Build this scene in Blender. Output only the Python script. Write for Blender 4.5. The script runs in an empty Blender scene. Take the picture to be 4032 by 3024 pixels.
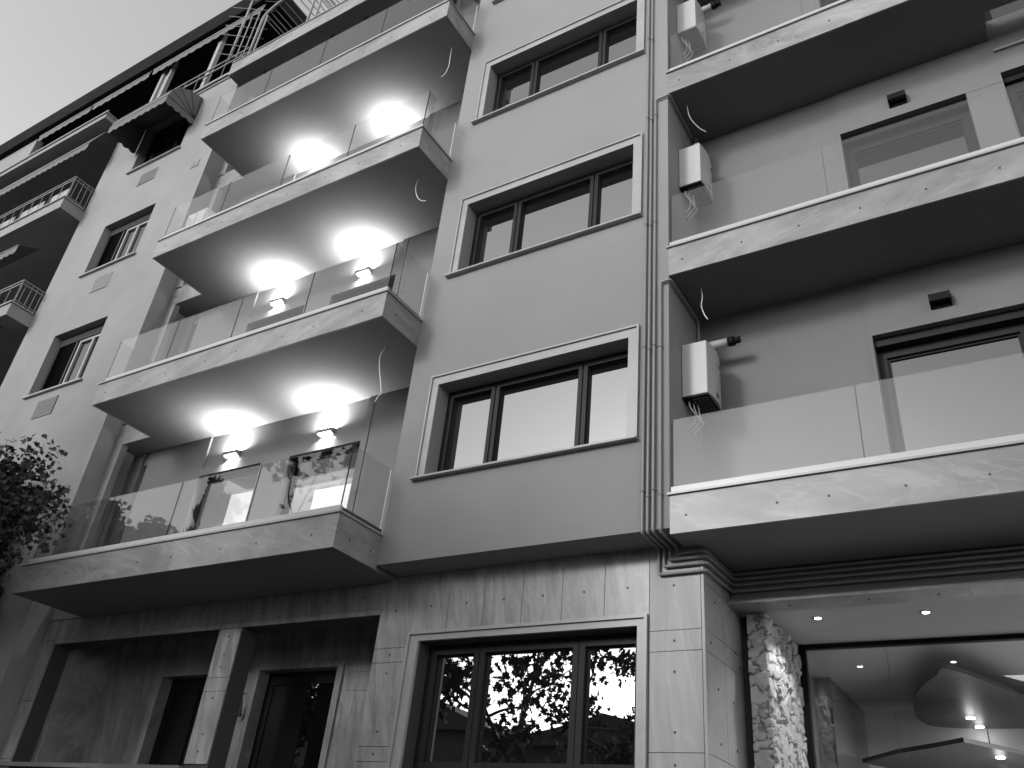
import bpy, math, random
import numpy as np
from mathutils import Vector

random.seed(7)
R_ = math.radians
S = bpy.context.scene
C = S.collection

# ------------------------------------------------------------------ camera
RIGHT = (0.8535485469803691, 0.5126290982668922, 0.09309288671952186)
DOWN = (-0.20181375780253943, 0.4900283153810496, -0.8480232645903228)
FWD = (-0.48033955188940936, 0.7050416000030663, 0.5217185612529016)
from mathutils import Matrix
cam_d = bpy.data.cameras.new('camera')
cam = bpy.data.objects.new('camera', cam_d)
C.objects.link(cam)
cam_d.sensor_width = 36.0
cam_d.lens = 3326.85 / 4032 * 36
cam_d.clip_start = 0.05
cam_d.clip_end = 1000
cam.matrix_world = Matrix(((RIGHT[0], -DOWN[0], -FWD[0], 0), (RIGHT[1], -DOWN[1], -FWD[1], 0),
                           (RIGHT[2], -DOWN[2], -FWD[2], 1.6), (0, 0, 0, 1)))
S.camera = cam

# ------------------------------------------------------------------ sky, sun, exposure
SUN_AZ, SUN_EL = R_(198), R_(20)
w = bpy.data.worlds.new('World')
S.world = w
w.use_nodes = True
wn = w.node_tree
sk = wn.nodes.new('ShaderNodeTexSky')
sk.sky_type = 'NISHITA'
sk.sun_disc = False
sk.sun_elevation = SUN_EL
sk.sun_rotation = SUN_AZ
sk.dust_density = 0.3
bw = wn.nodes.new('ShaderNodeRGBToBW')
wn.links.new(sk.outputs[0], bw.inputs[0])
wn.links.new(bw.outputs[0], wn.nodes['Background'].inputs[0])
wn.nodes['Background'].inputs[1].default_value = 0.15
sd = bpy.data.lights.new('sun', 'SUN')
sd.energy = 0.5
sd.angle = R_(10)
so = bpy.data.objects.new('sun', sd)
C.objects.link(so)
sv = Vector((math.sin(SUN_AZ) * math.cos(SUN_EL), math.cos(SUN_AZ) * math.cos(SUN_EL), math.sin(SUN_EL)))
so.rotation_euler = sv.to_track_quat('Z', 'Y').to_euler()
so.location = sv * 60
S.view_settings.view_transform = 'Standard'
S.view_settings.look = 'None'
S.view_settings.gamma = 1
S.view_settings.exposure = 1.62
S.cycles.max_bounces = 10
S.cycles.transparent_max_bounces = 24
S.cycles.glossy_bounces = 5
S.cycles.use_denoising = True

# ------------------------------------------------------------------ materials
def new_mat(name):
    m = bpy.data.materials.new(name)
    m.use_nodes = True
    nt = m.node_tree
    return m, nt, nt.nodes['Principled BSDF']

def node(nt, t, **kw):
    n = nt.nodes.new(t)
    for k, v in kw.items():
        if k in n.inputs.keys():
            n.inputs[k].default_value = v
        else:
            setattr(n, k, v)
    return n

def grey(v):
    return (v, v, v, 1)

def plain(name, v, rough=0.6, var=0.08, scale=3.0, bump=0.0, bscale=60.0, metal=0.0, spec=0.4):
    m, nt, b = new_mat(name)
    tc = node(nt, 'ShaderNodeTexCoord')
    nz = node(nt, 'ShaderNodeTexNoise', Scale=scale, Detail=6.0, Roughness=0.6)
    nt.links.new(tc.outputs['Object'], nz.inputs['Vector'])
    cr = node(nt, 'ShaderNodeMapRange')
    cr.inputs['From Min'].default_value = 0.3
    cr.inputs['From Max'].default_value = 0.7
    cr.inputs['To Min'].default_value = v * (1 - var)
    cr.inputs['To Max'].default_value = v * (1 + var)
    nt.links.new(nz.outputs[0], cr.inputs[0])
    nt.links.new(cr.outputs[0], b.inputs['Base Color'])
    b.inputs['Roughness'].default_value = rough
    b.inputs['Metallic'].default_value = metal
    b.inputs['Specular IOR Level'].default_value = spec
    if bump:
        n2 = node(nt, 'ShaderNodeTexNoise', Scale=bscale, Detail=3.0)
        nt.links.new(tc.outputs['Object'], n2.inputs['Vector'])
        bp = node(nt, 'ShaderNodeBump', Strength=bump, Distance=0.01)
        nt.links.new(n2.outputs[0], bp.inputs['Height'])
        nt.links.new(bp.outputs[0], b.inputs['Normal'])
    return m

def marble(name, lo, hi, rough=0.35, ang=0.5, sx=1.0, sz=4.0, scale=1.2, streak=0.5):
    """grey stone: large cloudy patches, soft drawn-out streaks at an angle, fine speckle"""
    m, nt, b = new_mat(name)
    tc = node(nt, 'ShaderNodeTexCoord')
    rot = node(nt, 'ShaderNodeMapping'); rot.inputs['Rotation'].default_value = (0, ang, 0)
    sc_ = node(nt, 'ShaderNodeMapping'); sc_.inputs['Scale'].default_value = (sx, 1.0, sz)
    nt.links.new(tc.outputs['Object'], rot.inputs['Vector']); nt.links.new(rot.outputs[0], sc_.inputs['Vector'])
    n1 = node(nt, 'ShaderNodeTexNoise', Scale=scale * 0.8, Detail=5.0, Roughness=0.55, Distortion=0.8)
    nt.links.new(tc.outputs['Object'], n1.inputs['Vector'])
    n2 = node(nt, 'ShaderNodeTexNoise', Scale=scale, Detail=7.0, Roughness=0.6, Distortion=0.5)
    nt.links.new(sc_.outputs[0], n2.inputs['Vector'])
    mx = node(nt, 'ShaderNodeMix'); mx.data_type = 'FLOAT'
    mx.inputs[0].default_value = streak
    nt.links.new(n1.outputs[0], mx.inputs[2]); nt.links.new(n2.outputs[0], mx.inputs[3])
    mr = node(nt, 'ShaderNodeMapRange', interpolation_type='SMOOTHSTEP')
    mr.inputs['From Min'].default_value = 0.33
    mr.inputs['From Max'].default_value = 0.67
    mr.inputs['To Min'].default_value = lo
    mr.inputs['To Max'].default_value = hi
    nt.links.new(mx.outputs[0], mr.inputs[0])
    nv = node(nt, 'ShaderNodeTexNoise', Scale=scale * 0.9, Detail=3.0, Roughness=0.5, Distortion=1.2)
    nt.links.new(sc_.outputs[0], nv.inputs['Vector'])
    v1 = node(nt, 'ShaderNodeMath', operation='SUBTRACT'); nt.links.new(nv.outputs[0], v1.inputs[0]); v1.inputs[1].default_value = 0.47
    v2 = node(nt, 'ShaderNodeMath', operation='ABSOLUTE'); nt.links.new(v1.outputs[0], v2.inputs[0])
    vm = node(nt, 'ShaderNodeMapRange', interpolation_type='SMOOTHSTEP')
    vm.inputs['From Max'].default_value = 0.03; vm.inputs['To Min'].default_value = (hi - lo) * 0.3; vm.inputs['To Max'].default_value = 0.0
    nt.links.new(v2.outputs[0], vm.inputs[0])
    va = node(nt, 'ShaderNodeMath', operation='ADD'); nt.links.new(mr.outputs[0], va.inputs[0]); nt.links.new(vm.outputs[0], va.inputs[1])
    n3 = node(nt, 'ShaderNodeTexNoise', Scale=90.0, Detail=3.0)
    nt.links.new(tc.outputs['Object'], n3.inputs['Vector'])
    sp = node(nt, 'ShaderNodeMath', operation='MULTIPLY_ADD')
    nt.links.new(n3.outputs[0], sp.inputs[0]); sp.inputs[1].default_value = 0.05; sp.inputs[2].default_value = -0.025
    a2 = node(nt, 'ShaderNodeMath', operation='ADD')
    nt.links.new(va.outputs[0], a2.inputs[0]); nt.links.new(sp.outputs[0], a2.inputs[1])
    nt.links.new(a2.outputs[0], b.inputs['Base Color'])
    b.inputs['Roughness'].default_value = rough
    b.inputs['Specular IOR Level'].default_value = 0.4
    return m

def emit(name, strength):
    m, nt, b = new_mat(name)
    b.inputs['Base Color'].default_value = grey(0.8)
    b.inputs['Emission Color'].default_value = grey(1)
    b.inputs['Emission Strength'].default_value = strength
    return m

def fres(nt, r0, rmax=1.0):
    """Schlick reflectance from the angle between the ray and the surface"""
    g = node(nt, 'ShaderNodeNewGeometry')
    d = node(nt, 'ShaderNodeVectorMath', operation='DOT_PRODUCT')
    nt.links.new(g.outputs['Incoming'], d.inputs[0]); nt.links.new(g.outputs['Normal'], d.inputs[1])
    a = node(nt, 'ShaderNodeMath', operation='ABSOLUTE'); nt.links.new(d.outputs['Value'], a.inputs[0])
    s = node(nt, 'ShaderNodeMath', operation='SUBTRACT', use_clamp=True)
    s.inputs[0].default_value = 1.0; nt.links.new(a.outputs[0], s.inputs[1])
    p = node(nt, 'ShaderNodeMath', operation='POWER'); nt.links.new(s.outputs[0], p.inputs[0]); p.inputs[1].default_value = 5
    f = node(nt, 'ShaderNodeMath', operation='MULTIPLY_ADD'); nt.links.new(p.outputs[0], f.inputs[0])
    f.inputs[1].default_value = rmax - r0; f.inputs[2].default_value = r0
    return f

def glass(name, r0, tint):
    m, nt, b = new_mat(name)
    out = nt.nodes['Material Output']
    f = fres(nt, r0)
    t = node(nt, 'ShaderNodeBsdfTransparent'); t.inputs[0].default_value = grey(tint)
    g = node(nt, 'ShaderNodeBsdfGlossy'); g.inputs['Roughness'].default_value = 0.0
    g.inputs[0].default_value = grey(0.97)
    mx = node(nt, 'ShaderNodeMixShader')
    nt.links.new(f.outputs[0], mx.inputs[0]); nt.links.new(t.outputs[0], mx.inputs[1]); nt.links.new(g.outputs[0], mx.inputs[2])
    nt.links.new(mx.outputs[0], out.inputs['Surface'])
    nt.nodes.remove(b)
    return m

def pane(name, r0, body=0.01, wav=0.0):
    """coated window glass over an unlit room"""
    m, nt, b = new_mat(name)
    out = nt.nodes['Material Output']
    f = fres(nt, r0)
    b.inputs['Base Color'].default_value = grey(body); b.inputs['Roughness'].default_value = 0.5
    b.inputs['Specular IOR Level'].default_value = 0.0
    g = node(nt, 'ShaderNodeBsdfGlossy'); g.inputs['Roughness'].default_value = 0.0
    mx = node(nt, 'ShaderNodeMixShader')
    nt.links.new(f.outputs[0], mx.inputs[0]); nt.links.new(b.outputs[0], mx.inputs[1]); nt.links.new(g.outputs[0], mx.inputs[2])
    nt.links.new(mx.outputs[0], out.inputs['Surface'])
    if wav:
        tc = node(nt, 'ShaderNodeTexCoord')
        n2 = node(nt, 'ShaderNodeTexNoise', Scale=1.2, Detail=1.0)
        nt.links.new(tc.outputs['Object'], n2.inputs['Vector'])
        bp = node(nt, 'ShaderNodeBump', Strength=wav, Distance=0.02)
        nt.links.new(n2.outputs[0], bp.inputs['Height'])
        nt.links.new(bp.outputs[0], g.inputs['Normal'])
    return m

M = dict(
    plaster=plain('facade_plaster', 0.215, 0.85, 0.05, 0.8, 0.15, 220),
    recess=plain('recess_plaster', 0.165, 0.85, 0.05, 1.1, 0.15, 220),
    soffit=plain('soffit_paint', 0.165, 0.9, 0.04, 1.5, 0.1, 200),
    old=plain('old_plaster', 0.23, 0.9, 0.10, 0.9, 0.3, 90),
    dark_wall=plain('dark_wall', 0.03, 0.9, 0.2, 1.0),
    stone=marble('balcony_marble', 0.15, 0.27, 0.35, 0.35, 1.0, 4.0, 1.3, 0.6),
    stone2=marble('balcony_marble_two', 0.14, 0.28, 0.35, -0.25, 1.0, 3.5, 1.0, 0.5),
    clad=marble('cladding_marble', 0.15, 0.30, 0.3, 0.18, 5.0, 0.8, 1.6, 0.7),
    smooth=marble('pillar_marble', 0.22, 0.31, 0.42, 0.12, 4.0, 0.5, 1.2, 0.8),
    trim=marble('trim_marble', 0.25, 0.30, 0.3, 0.2, 1.0, 2.0, 2.0, 0.3),
    grout=plain('joint_grout', 0.05, 0.9),
    stud=plain('fixing_stud', 0.03, 0.5),
    alu=plain('dark_aluminium', 0.018, 0.4, 0.1, spec=0.12),
    alu2=plain('grey_aluminium', 0.05, 0.4, 0.1),
    black=plain('black_lacquer', 0.01, 0.5, 0.1, spec=0.1),
    white=plain('white_enamel', 0.40, 0.3, 0.03),
    white_rail=plain('white_paint', 0.27, 0.5, 0.06, 8.0),
    rail_grey=plain('worn_railing', 0.16, 0.6, 0.2, 8.0),
    pipe=plain('painted_pipe', 0.20, 0.35, 0.05, 6.0),
    cable=plain('white_cable', 0.6, 0.5),
    canvas=plain('awning_canvas', 0.13, 0.9, 0.12, 5.0),
    canvas_d=plain('awning_stripe', 0.05, 0.9),
    roof=plain('dark_eave', 0.014, 0.9, 0.25, 2.0, spec=0.05),
    asphalt=plain('asphalt', 0.06, 0.9, 0.2, 2.0, 0.4, 90),
    paving=plain('pavement_slabs', 0.13, 0.9, 0.15, 2.0, 0.3, 60),
    bark=plain('bark', 0.05, 0.95, 0.3, 4.0, 0.8, 30),
    leaf=plain('leaves', 0.03, 0.6, 0.5, 1.7),
    needle=plain('conifer_foliage', 0.025, 0.8, 0.4, 2.0),
    mortar=plain('rubble_mortar', 0.22, 0.95, 0.2, 9.0),
    rubble=plain('rubble_stone', 0.40, 0.9, 0.3, 7.0, 0.6, 40),
    inside=plain('room_plaster', 0.35, 0.8, 0.04, 1.0),
    inside_d=plain('shop_panel', 0.16, 0.5, 0.1, 1.0),
    canopy=plain('canopy_lacquer', 0.05, 0.45, 0.05, 1.0),
    shop_wall=plain('shop_wall_paint', 0.6, 0.6, 0.03, 1.0),
    shop_ceiling=plain('shop_ceiling_paint', 0.34, 0.5, 0.03, 1.0),
    house=plain('far_house_plaster', 0.05, 0.9, 0.1, 0.6),
    tiles=plain('far_roof_tiles', 0.04, 0.9, 0.3, 4.0),
    glass=glass('balustrade_glass', 0.045, 0.90),
    door_glass=glass('door_glass', 0.10, 0.8),
    shop_glass=glass('shop_glass', 0.07, 0.92),
    edge=plain('glass_edge', 0.05, 0.8, 0.1, spec=0.05),
    edge_w=plain('glass_edge_pale', 0.7, 0.2, 0.03),
    pane=pane('window_glass', 0.30, 0.008, 0.02),
    pane_gf=pane('street_window_glass', 0.45, 0.006, 0.03),
    pane_d=pane('balcony_door_glass', 0.13, 0.01, 0.02),
    vent=plain('painted_vent', 0.28, 0.7, 0.05, 5.0),
    glow=emit('lamp_glow', 7),
    glow2=emit('downlight_glow', 6),
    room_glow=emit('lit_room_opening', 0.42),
)

# ------------------------------------------------------------------ mesh helpers
class MB:
    def __init__(s):
        s.v = []; s.f = []; s.m = []; s.sm = []
    def quad(s, pts, mi=0, smooth=False):
        i = len(s.v); s.v += [tuple(p) for p in pts]; s.f.append(tuple(range(i, i + len(pts)))); s.m.append(mi); s.sm.append(smooth)
    def box(s, x0, x1, y0, y1, z0, z1, mi=0):
        if x0 > x1: x0, x1 = x1, x0
        if y0 > y1: y0, y1 = y1, y0
        if z0 > z1: z0, z1 = z1, z0
        i = len(s.v)
        s.v += [(x, y, z) for z in (z0, z1) for y in (y0, y1) for x in (x0, x1)]
        for f in ((0, 2, 3, 1), (4, 5, 7, 6), (0, 1, 5, 4), (2, 6, 7, 3), (0, 4, 6, 2), (1, 3, 7, 5)):
            s.f.append(tuple(i + k for k in f)); s.m.append(mi); s.sm.append(False)
        return s
    def prism_xy(s, poly, z0, z1, mi=0):
        """counter-clockwise plan outline extruded upward"""
        n = len(poly); i = len(s.v)
        s.v += [(x, y, z0) for x, y in poly] + [(x, y, z1) for x, y in poly]
        s.f.append(tuple(i + k for k in reversed(range(n)))); s.m.append(mi); s.sm.append(False)
        s.f.append(tuple(i + n + k for k in range(n))); s.m.append(mi); s.sm.append(False)
        for k in range(n):
            a, b = k, (k + 1) % n
            s.f.append((i + a, i + b, i + n + b, i + n + a)); s.m.append(mi); s.sm.append(False)
        return s
    def prism_yz(s, poly, x0, x1, mi=0):
        n = len(poly); i = len(s.v)
        s.v += [(x0, y, z) for y, z in poly] + [(x1, y, z) for y, z in poly]
        s.f.append(tuple(i + k for k in reversed(range(n)))); s.m.append(mi); s.sm.append(False)
        s.f.append(tuple(i + n + k for k in range(n))); s.m.append(mi); s.sm.append(False)
        for k in range(n):
            a, b = k, (k + 1) % n
            s.f.append((i + a, i + b, i + n + b, i + n + a)); s.m.append(mi); s.sm.append(False)
        return s
    def tube(s, pts, r, n=10, mi=0, r2=None):
        pts = [Vector(p) for p in pts]; L = len(pts)
        rr = [r + ((r2 if r2 is not None else r) - r) * k / (L - 1) for k in range(L)]
        up = None; base = len(s.v)
        for k in range(L):
            t = (pts[min(k + 1, L - 1)] - pts[max(k - 1, 0)])
            if t.length < 1e-9: t = Vector((0, 0, 1))
            t.normalize()
            if up is None:
                up = t.orthogonal().normalized()
            else:
                up = (up - t * up.dot(t))
                up = up.normalized() if up.length > 1e-6 else t.orthogonal().normalized()
            sd_ = t.cross(up)
            for a in range(n):
                th = 2 * math.pi * a / n
                s.v.append(tuple(pts[k] + (up * math.cos(th) + sd_ * math.sin(th)) * rr[k]))
        for k in range(L - 1):
            for a in range(n):
                b = (a + 1) % n
                s.f.append((base + k * n + a, base + k * n + b, base + (k + 1) * n + b, base + (k + 1) * n + a)); s.m.append(mi); s.sm.append(True)
        s.f.append(tuple(base + a for a in reversed(range(n)))); s.m.append(mi); s.sm.append(False)
        s.f.append(tuple(base + (L - 1) * n + a for a in range(n))); s.m.append(mi); s.sm.append(False)
        return s
    def disc(s, c, r, axis='y', h=0.004, n=10, mi=0):
        c = Vector(c); d = {'x': Vector((1, 0, 0)), 'y': Vector((0, 1, 0)), 'z': Vector((0, 0, 1))}[axis]
        s.tube([c - d * h, c + d * h], r, n, mi)
        return s
    def wall(s, x0, x1, z0, z1, y0, y1, holes, mi=0, ax='x'):
        """a wall slab with rectangular holes, one closed skin; ax 'x' runs along x, 'y' runs along y"""
        xs = sorted({x0, x1} | {min(max(h[k], x0), x1) for h in holes for k in (0, 1)})
        zs = sorted({z0, z1} | {min(max(h[k], z0), z1) for h in holes for k in (2, 3)})
        nx, nz = len(xs) - 1, len(zs) - 1
        def solid(i, j):
            if i < 0 or j < 0 or i >= nx or j >= nz: return False
            cx, cz = (xs[i] + xs[i + 1]) / 2, (zs[j] + zs[j + 1]) / 2
            return not any(h[0] < cx < h[1] and h[2] < cz < h[3] for h in holes)
        P = (lambda a, b, c: (a, b, c)) if ax == 'x' else (lambda a, b, c: (b, a, c))
        for i in range(nx):
            for j in range(nz):
                if not solid(i, j): continue
                a, b, c, d = xs[i], xs[i + 1], zs[j], zs[j + 1]
                s.quad([P(a, y0, c), P(b, y0, c), P(b, y0, d), P(a, y0, d)], mi)
                s.quad([P(b, y1, c), P(a, y1, c), P(a, y1, d), P(b, y1, d)], mi)
                if not solid(i - 1, j): s.quad([P(a, y1, c), P(a, y0, c), P(a, y0, d), P(a, y1, d)], mi)
                if not solid(i + 1, j): s.quad([P(b, y0, c), P(b, y1, c), P(b, y1, d), P(b, y0, d)], mi)
                if not solid(i, j - 1): s.quad([P(a, y0, c), P(a, y1, c), P(b, y1, c), P(b, y0, c)], mi)
                if not solid(i, j + 1): s.quad([P(a, y0, d), P(b, y0, d), P(b, y1, d), P(a, y1, d)], mi)
        return s
    def build(s, name, mats, parent=None, bevel=0.0):
        me = bpy.data.meshes.new(name)
        me.from_pydata(s.v, [], s.f)
        for m in (mats if isinstance(mats, (list, tuple)) else [mats]):
            me.materials.append(m)
        me.polygons.foreach_set('material_index', s.m)
        me.polygons.foreach_set('use_smooth', s.sm)
        me.update()
        o = bpy.data.objects.new(name, me)
        C.objects.link(o)
        if parent is not None:
            o.parent = parent
            p = parent; off = Vector((0, 0, 0))
            while p is not None:
                off += p.location; p = p.parent
            o.location = -off
        if bevel:
            b = o.modifiers.new('bevel', 'BEVEL'); b.width = bevel; b.segments = 2; b.limit_method = 'ANGLE'
        return o

def thing(name, label, cat, loc=(0, 0, 0), group=None):
    o = bpy.data.objects.new(name, None); C.objects.link(o)
    o.location = loc; o['label'] = label; o['category'] = cat
    o.empty_display_size = 0.2
    if group: o['group'] = group
    return o

def tag(o, label, cat, group=None):
    o['label'] = label; o['category'] = cat
    if group: o['group'] = group
    return o

def struct(o):
    o['kind'] = 'structure'
    return o

def copy_tree(o, parent=None):
    c = o.copy(); C.objects.link(c)
    if parent is not None: c.parent = parent
    for ch in [x for x in S.objects if x.parent == o]:
        copy_tree(ch, c)
    return c

def bend(pts, r=0.04, n=5):
    """round the corners of a polyline"""
    P = [Vector(p) for p in pts]; out = [P[0]]
    for i in range(1, len(P) - 1):
        a, b, c = P[i - 1], P[i], P[i + 1]
        d1 = min(r, (b - a).length * 0.45); d2 = min(r, (c - b).length * 0.45)
        p, q_ = b + (a - b).normalized() * d1, b + (c - b).normalized() * d2
        for k in range(n + 1):
            t = k / n
            out.append(p * (1 - t) ** 2 + b * 2 * t * (1 - t) + q_ * t ** 2)
    out.append(P[-1])
    return out

def smooth_curve(pts, n=8):
    P = [Vector(p) for p in pts]; P = [P[0] * 2 - P[1]] + P + [P[-1] * 2 - P[-2]]; out = []
    for i in range(1, len(P) - 2):
        for k in range(n):
            t = k / n
            a, b, c, d = P[i - 1], P[i], P[i + 1], P[i + 2]
            out.append(0.5 * ((2 * b) + (c - a) * t + (2 * a - 5 * b + 4 * c - d) * t * t + (3 * b - a - 3 * c + d) * t ** 3))
    out.append(P[-2])
    return out

# ------------------------------------------------------------------ key dimensions (metres, ground z = 0)
H = 3.1                     # storey
YB = 7.10                   # face of the projecting bay
XL, XR = -6.4375, -2.853    # bay left and right edge
ZB = 4.77                   # bay soffit
YP = 6.345                  # front of left balconies
XBL = -12.49                # left end of left balconies
YN = 7.15                   # neighbour's face
XN = -13.435                # party line
YG = 7.515                  # ground floor cladding
TOP = 18.6

# ------------------------------------------------------------------ ground
g = MB(); g.quad([(-400, -400, 0), (400, -400, 0), (400, 400, 0), (-400, 400, 0)])
struct(g.build('ground', M['asphalt']))
g = MB(); g.box(-60, 40, 3.0, 12.0, -0.2, 0.13)
struct(g.build('pavement', M['paving']))
g = MB(); g.box(-60, 40, -13.0, -9.5, -0.2, 0.13)
struct(g.build('far_pavement', M['paving']))

# ------------------------------------------------------------------ the apartment building
B = thing('apartment_building', 'grey rendered apartment building with marble-edged glass balconies and a projecting bay of wide windows', 'building', (-6, 7.6, 0))

OX0, OX1 = -5.945, -3.325
bay_holes = [(OX0, OX1, 5.815 + k * H, 7.10 + k * H) for k in range(4)]
m = MB()
m.wall(XL, XR, ZB, TOP, YB, YB + 0.26, bay_holes)
m.wall(YB + 0.26, 8.1, ZB, TOP, XL, XL + 0.15, [], ax='y')
m.wall(YB + 0.26, 8.1, ZB, TOP, XR - 0.15, XR, [], ax='y')
m.box(XL + 0.15, XR - 0.15, YB + 0.26, YG + 0.2, ZB, ZB + 0.15)
m.build('bay_wall', M['plaster'], B)

def bay_window(k, wall_y=YB):
    dz = k * H
    z0, z1 = 5.815 + dz, 7.10 + dz
    yf = 7.30
    f = MB()
    fr = 0.05
    f.wall(OX0, OX1, z0, z1, yf + 0.02, yf + 0.10, [(OX0 + fr, OX1 - fr, z0 + 0.05, z1 - fr)])
    xs = [OX0 + fr, -5.215, -5.195, -4.005, -3.985, OX1 - fr]
    for a, b in ((xs[0], xs[1]), (xs[2], xs[3]), (xs[4], xs[5])):
        f.wall(a, b, z0 + 0.05, z1 - fr, yf, yf + 0.08, [(a + 0.05, b - 0.05, z0 + 0.11, z1 - fr - 0.05)])
        f.wall(a + 0.05, b - 0.05, z0 + 0.11, z1 - fr - 0.05, yf + 0.035, yf + 0.075, [(a + 0.06, b - 0.06, z0 + 0.12, z1 - fr - 0.06)])
    o = f.build('window', M['alu'], B)
    for a, b in ((xs[0], xs[1]), (xs[2], xs[3]), (xs[4], xs[5])):
        MB().box(a + 0.055, b - 0.055, yf + 0.06, yf + 0.07, z0 + 0.115, z1 - fr - 0.055).build('pane', M['pane'], o)
    s = MB()
    # moulded marble surround, mitred look: flat band, raised outer fillet
    X0, X1, Z1 = -6.06, -3.20, 7.232 + dz
    s.wall(X0, X1, z0 - 0.008, Z1, YB - 0.018, YB - 0.001, [(OX0, OX1, z0 - 0.02, z1)])
    s.wall(X0 - 0.006, X1 + 0.006, z0 - 0.008, Z1 + 0.006, YB - 0.040, YB - 0.019, [(X0 + 0.018, X1 - 0.018, z0 - 0.02, Z1 - 0.018)])
    s.build('window_surround', M['trim'], o)
    MB().box(-6.118, -3.19, YB - 0.075, YB + 0.19, z0 - 0.036, z0 - 0.009).build('sill', M['trim'], o, bevel=0.004)
for k in range(4):
    bay_window(k)

# ---- left recess: walls behind the left balconies
YW = 7.92
rec_holes = []
for k in range(4):
    z = 5.09 + k * H
    rec_holes += [(-11.39, -9.96, z, 7.095 + k * H), (-9.34, -7.93, z, 7.095 + k * H), (-13.12, -12.95, z, 7.60 + k * H)]
m = MB()
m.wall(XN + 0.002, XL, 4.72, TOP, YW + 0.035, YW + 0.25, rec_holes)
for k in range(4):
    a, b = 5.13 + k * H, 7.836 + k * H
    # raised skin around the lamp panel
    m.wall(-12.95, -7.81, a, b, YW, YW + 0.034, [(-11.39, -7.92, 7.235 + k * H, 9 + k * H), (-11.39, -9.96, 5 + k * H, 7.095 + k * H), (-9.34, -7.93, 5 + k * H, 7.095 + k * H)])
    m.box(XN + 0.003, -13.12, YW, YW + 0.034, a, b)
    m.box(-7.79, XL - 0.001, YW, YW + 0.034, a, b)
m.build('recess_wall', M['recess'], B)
m = MB()
for k in range(4):
    m.box(XN + 0.004, -13.23, 7.502, 7.62, 5.14 + k * H, 7.835 + k * H)
m.build('corner_pier', M['plaster'], B)

# rooms behind the balcony doors
m = MB()
for k in range(4):
    for A_, B_, Y1 in ((-13.3, -7.6, 9.6),):
        z0, z1 = 5.09 + k * H, 7.62 + k * H
        y0 = YW + 0.26
        m.quad([(A_, Y1, z0), (B_, Y1, z0), (B_, Y1, z1), (A_, Y1, z1)])
        m.quad([(A_, y0, z0), (A_, Y1, z0), (A_, Y1, z1), (A_, y0, z1)])
        m.quad([(B_, Y1, z0), (B_, y0, z0), (B_, y0, z1), (B_, Y1, z1)])
        m.quad([(A_, y0, z1), (A_, Y1, z1), (B_, Y1, z1), (B_, y0, z1)])
        m.quad([(A_, y0, z0), (B_, y0, z0), (B_, Y1, z0), (A_, Y1, z0)])
m.build('room', M['inside'], B)
def balcony_door(x0, x1, k, mat_glass, y=YW + 0.10, z0=5.12, z1=7.095, fr=0.06, leafs=2):
    z0 += k * H; z1 += k * H
    f = MB()
    f.wall(x0, x1, z0, z1, y, y + 0.07, [(x0 + fr, x1 - fr, z0 + fr, z1 - fr)])
    o = f.build('door', M['alu'], B)
    MB().box(x0 + fr, x1 - fr, y + 0.03, y + 0.04, z0 + fr, z1 - fr).build('pane', mat_glass, o)
    MB().box(x0, x1, y - 0.09, y - 0.01, z1 - 0.035, z1 - 0.002).build('blind_rail', M['black'], o)
    return o
for k in range(4):
    balcony_door(-11.39, -9.96, k, M['door_glass'])
    balcony_door(-9.34, -7.93, k, M['door_glass'])
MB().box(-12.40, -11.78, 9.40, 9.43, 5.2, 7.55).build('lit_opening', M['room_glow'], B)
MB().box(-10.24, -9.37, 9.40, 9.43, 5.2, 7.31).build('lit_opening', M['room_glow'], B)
l = bpy.data.lights.new('room_light', 'AREA'); l.energy = 9; l.size = 1.6
lo = bpy.data.objects.new('room_light', l); C.objects.link(lo); lo.parent = B; lo.location = (-10.3 + 6, 8.8 - 7.6, 7.55)

# ---- slabs and balconies
def studs(mb, pts, y, ax='y', mi=1, r=0.011):
    for p in pts:
        mb.disc(p, r, ax, 0.006, 8, mi)

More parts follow.
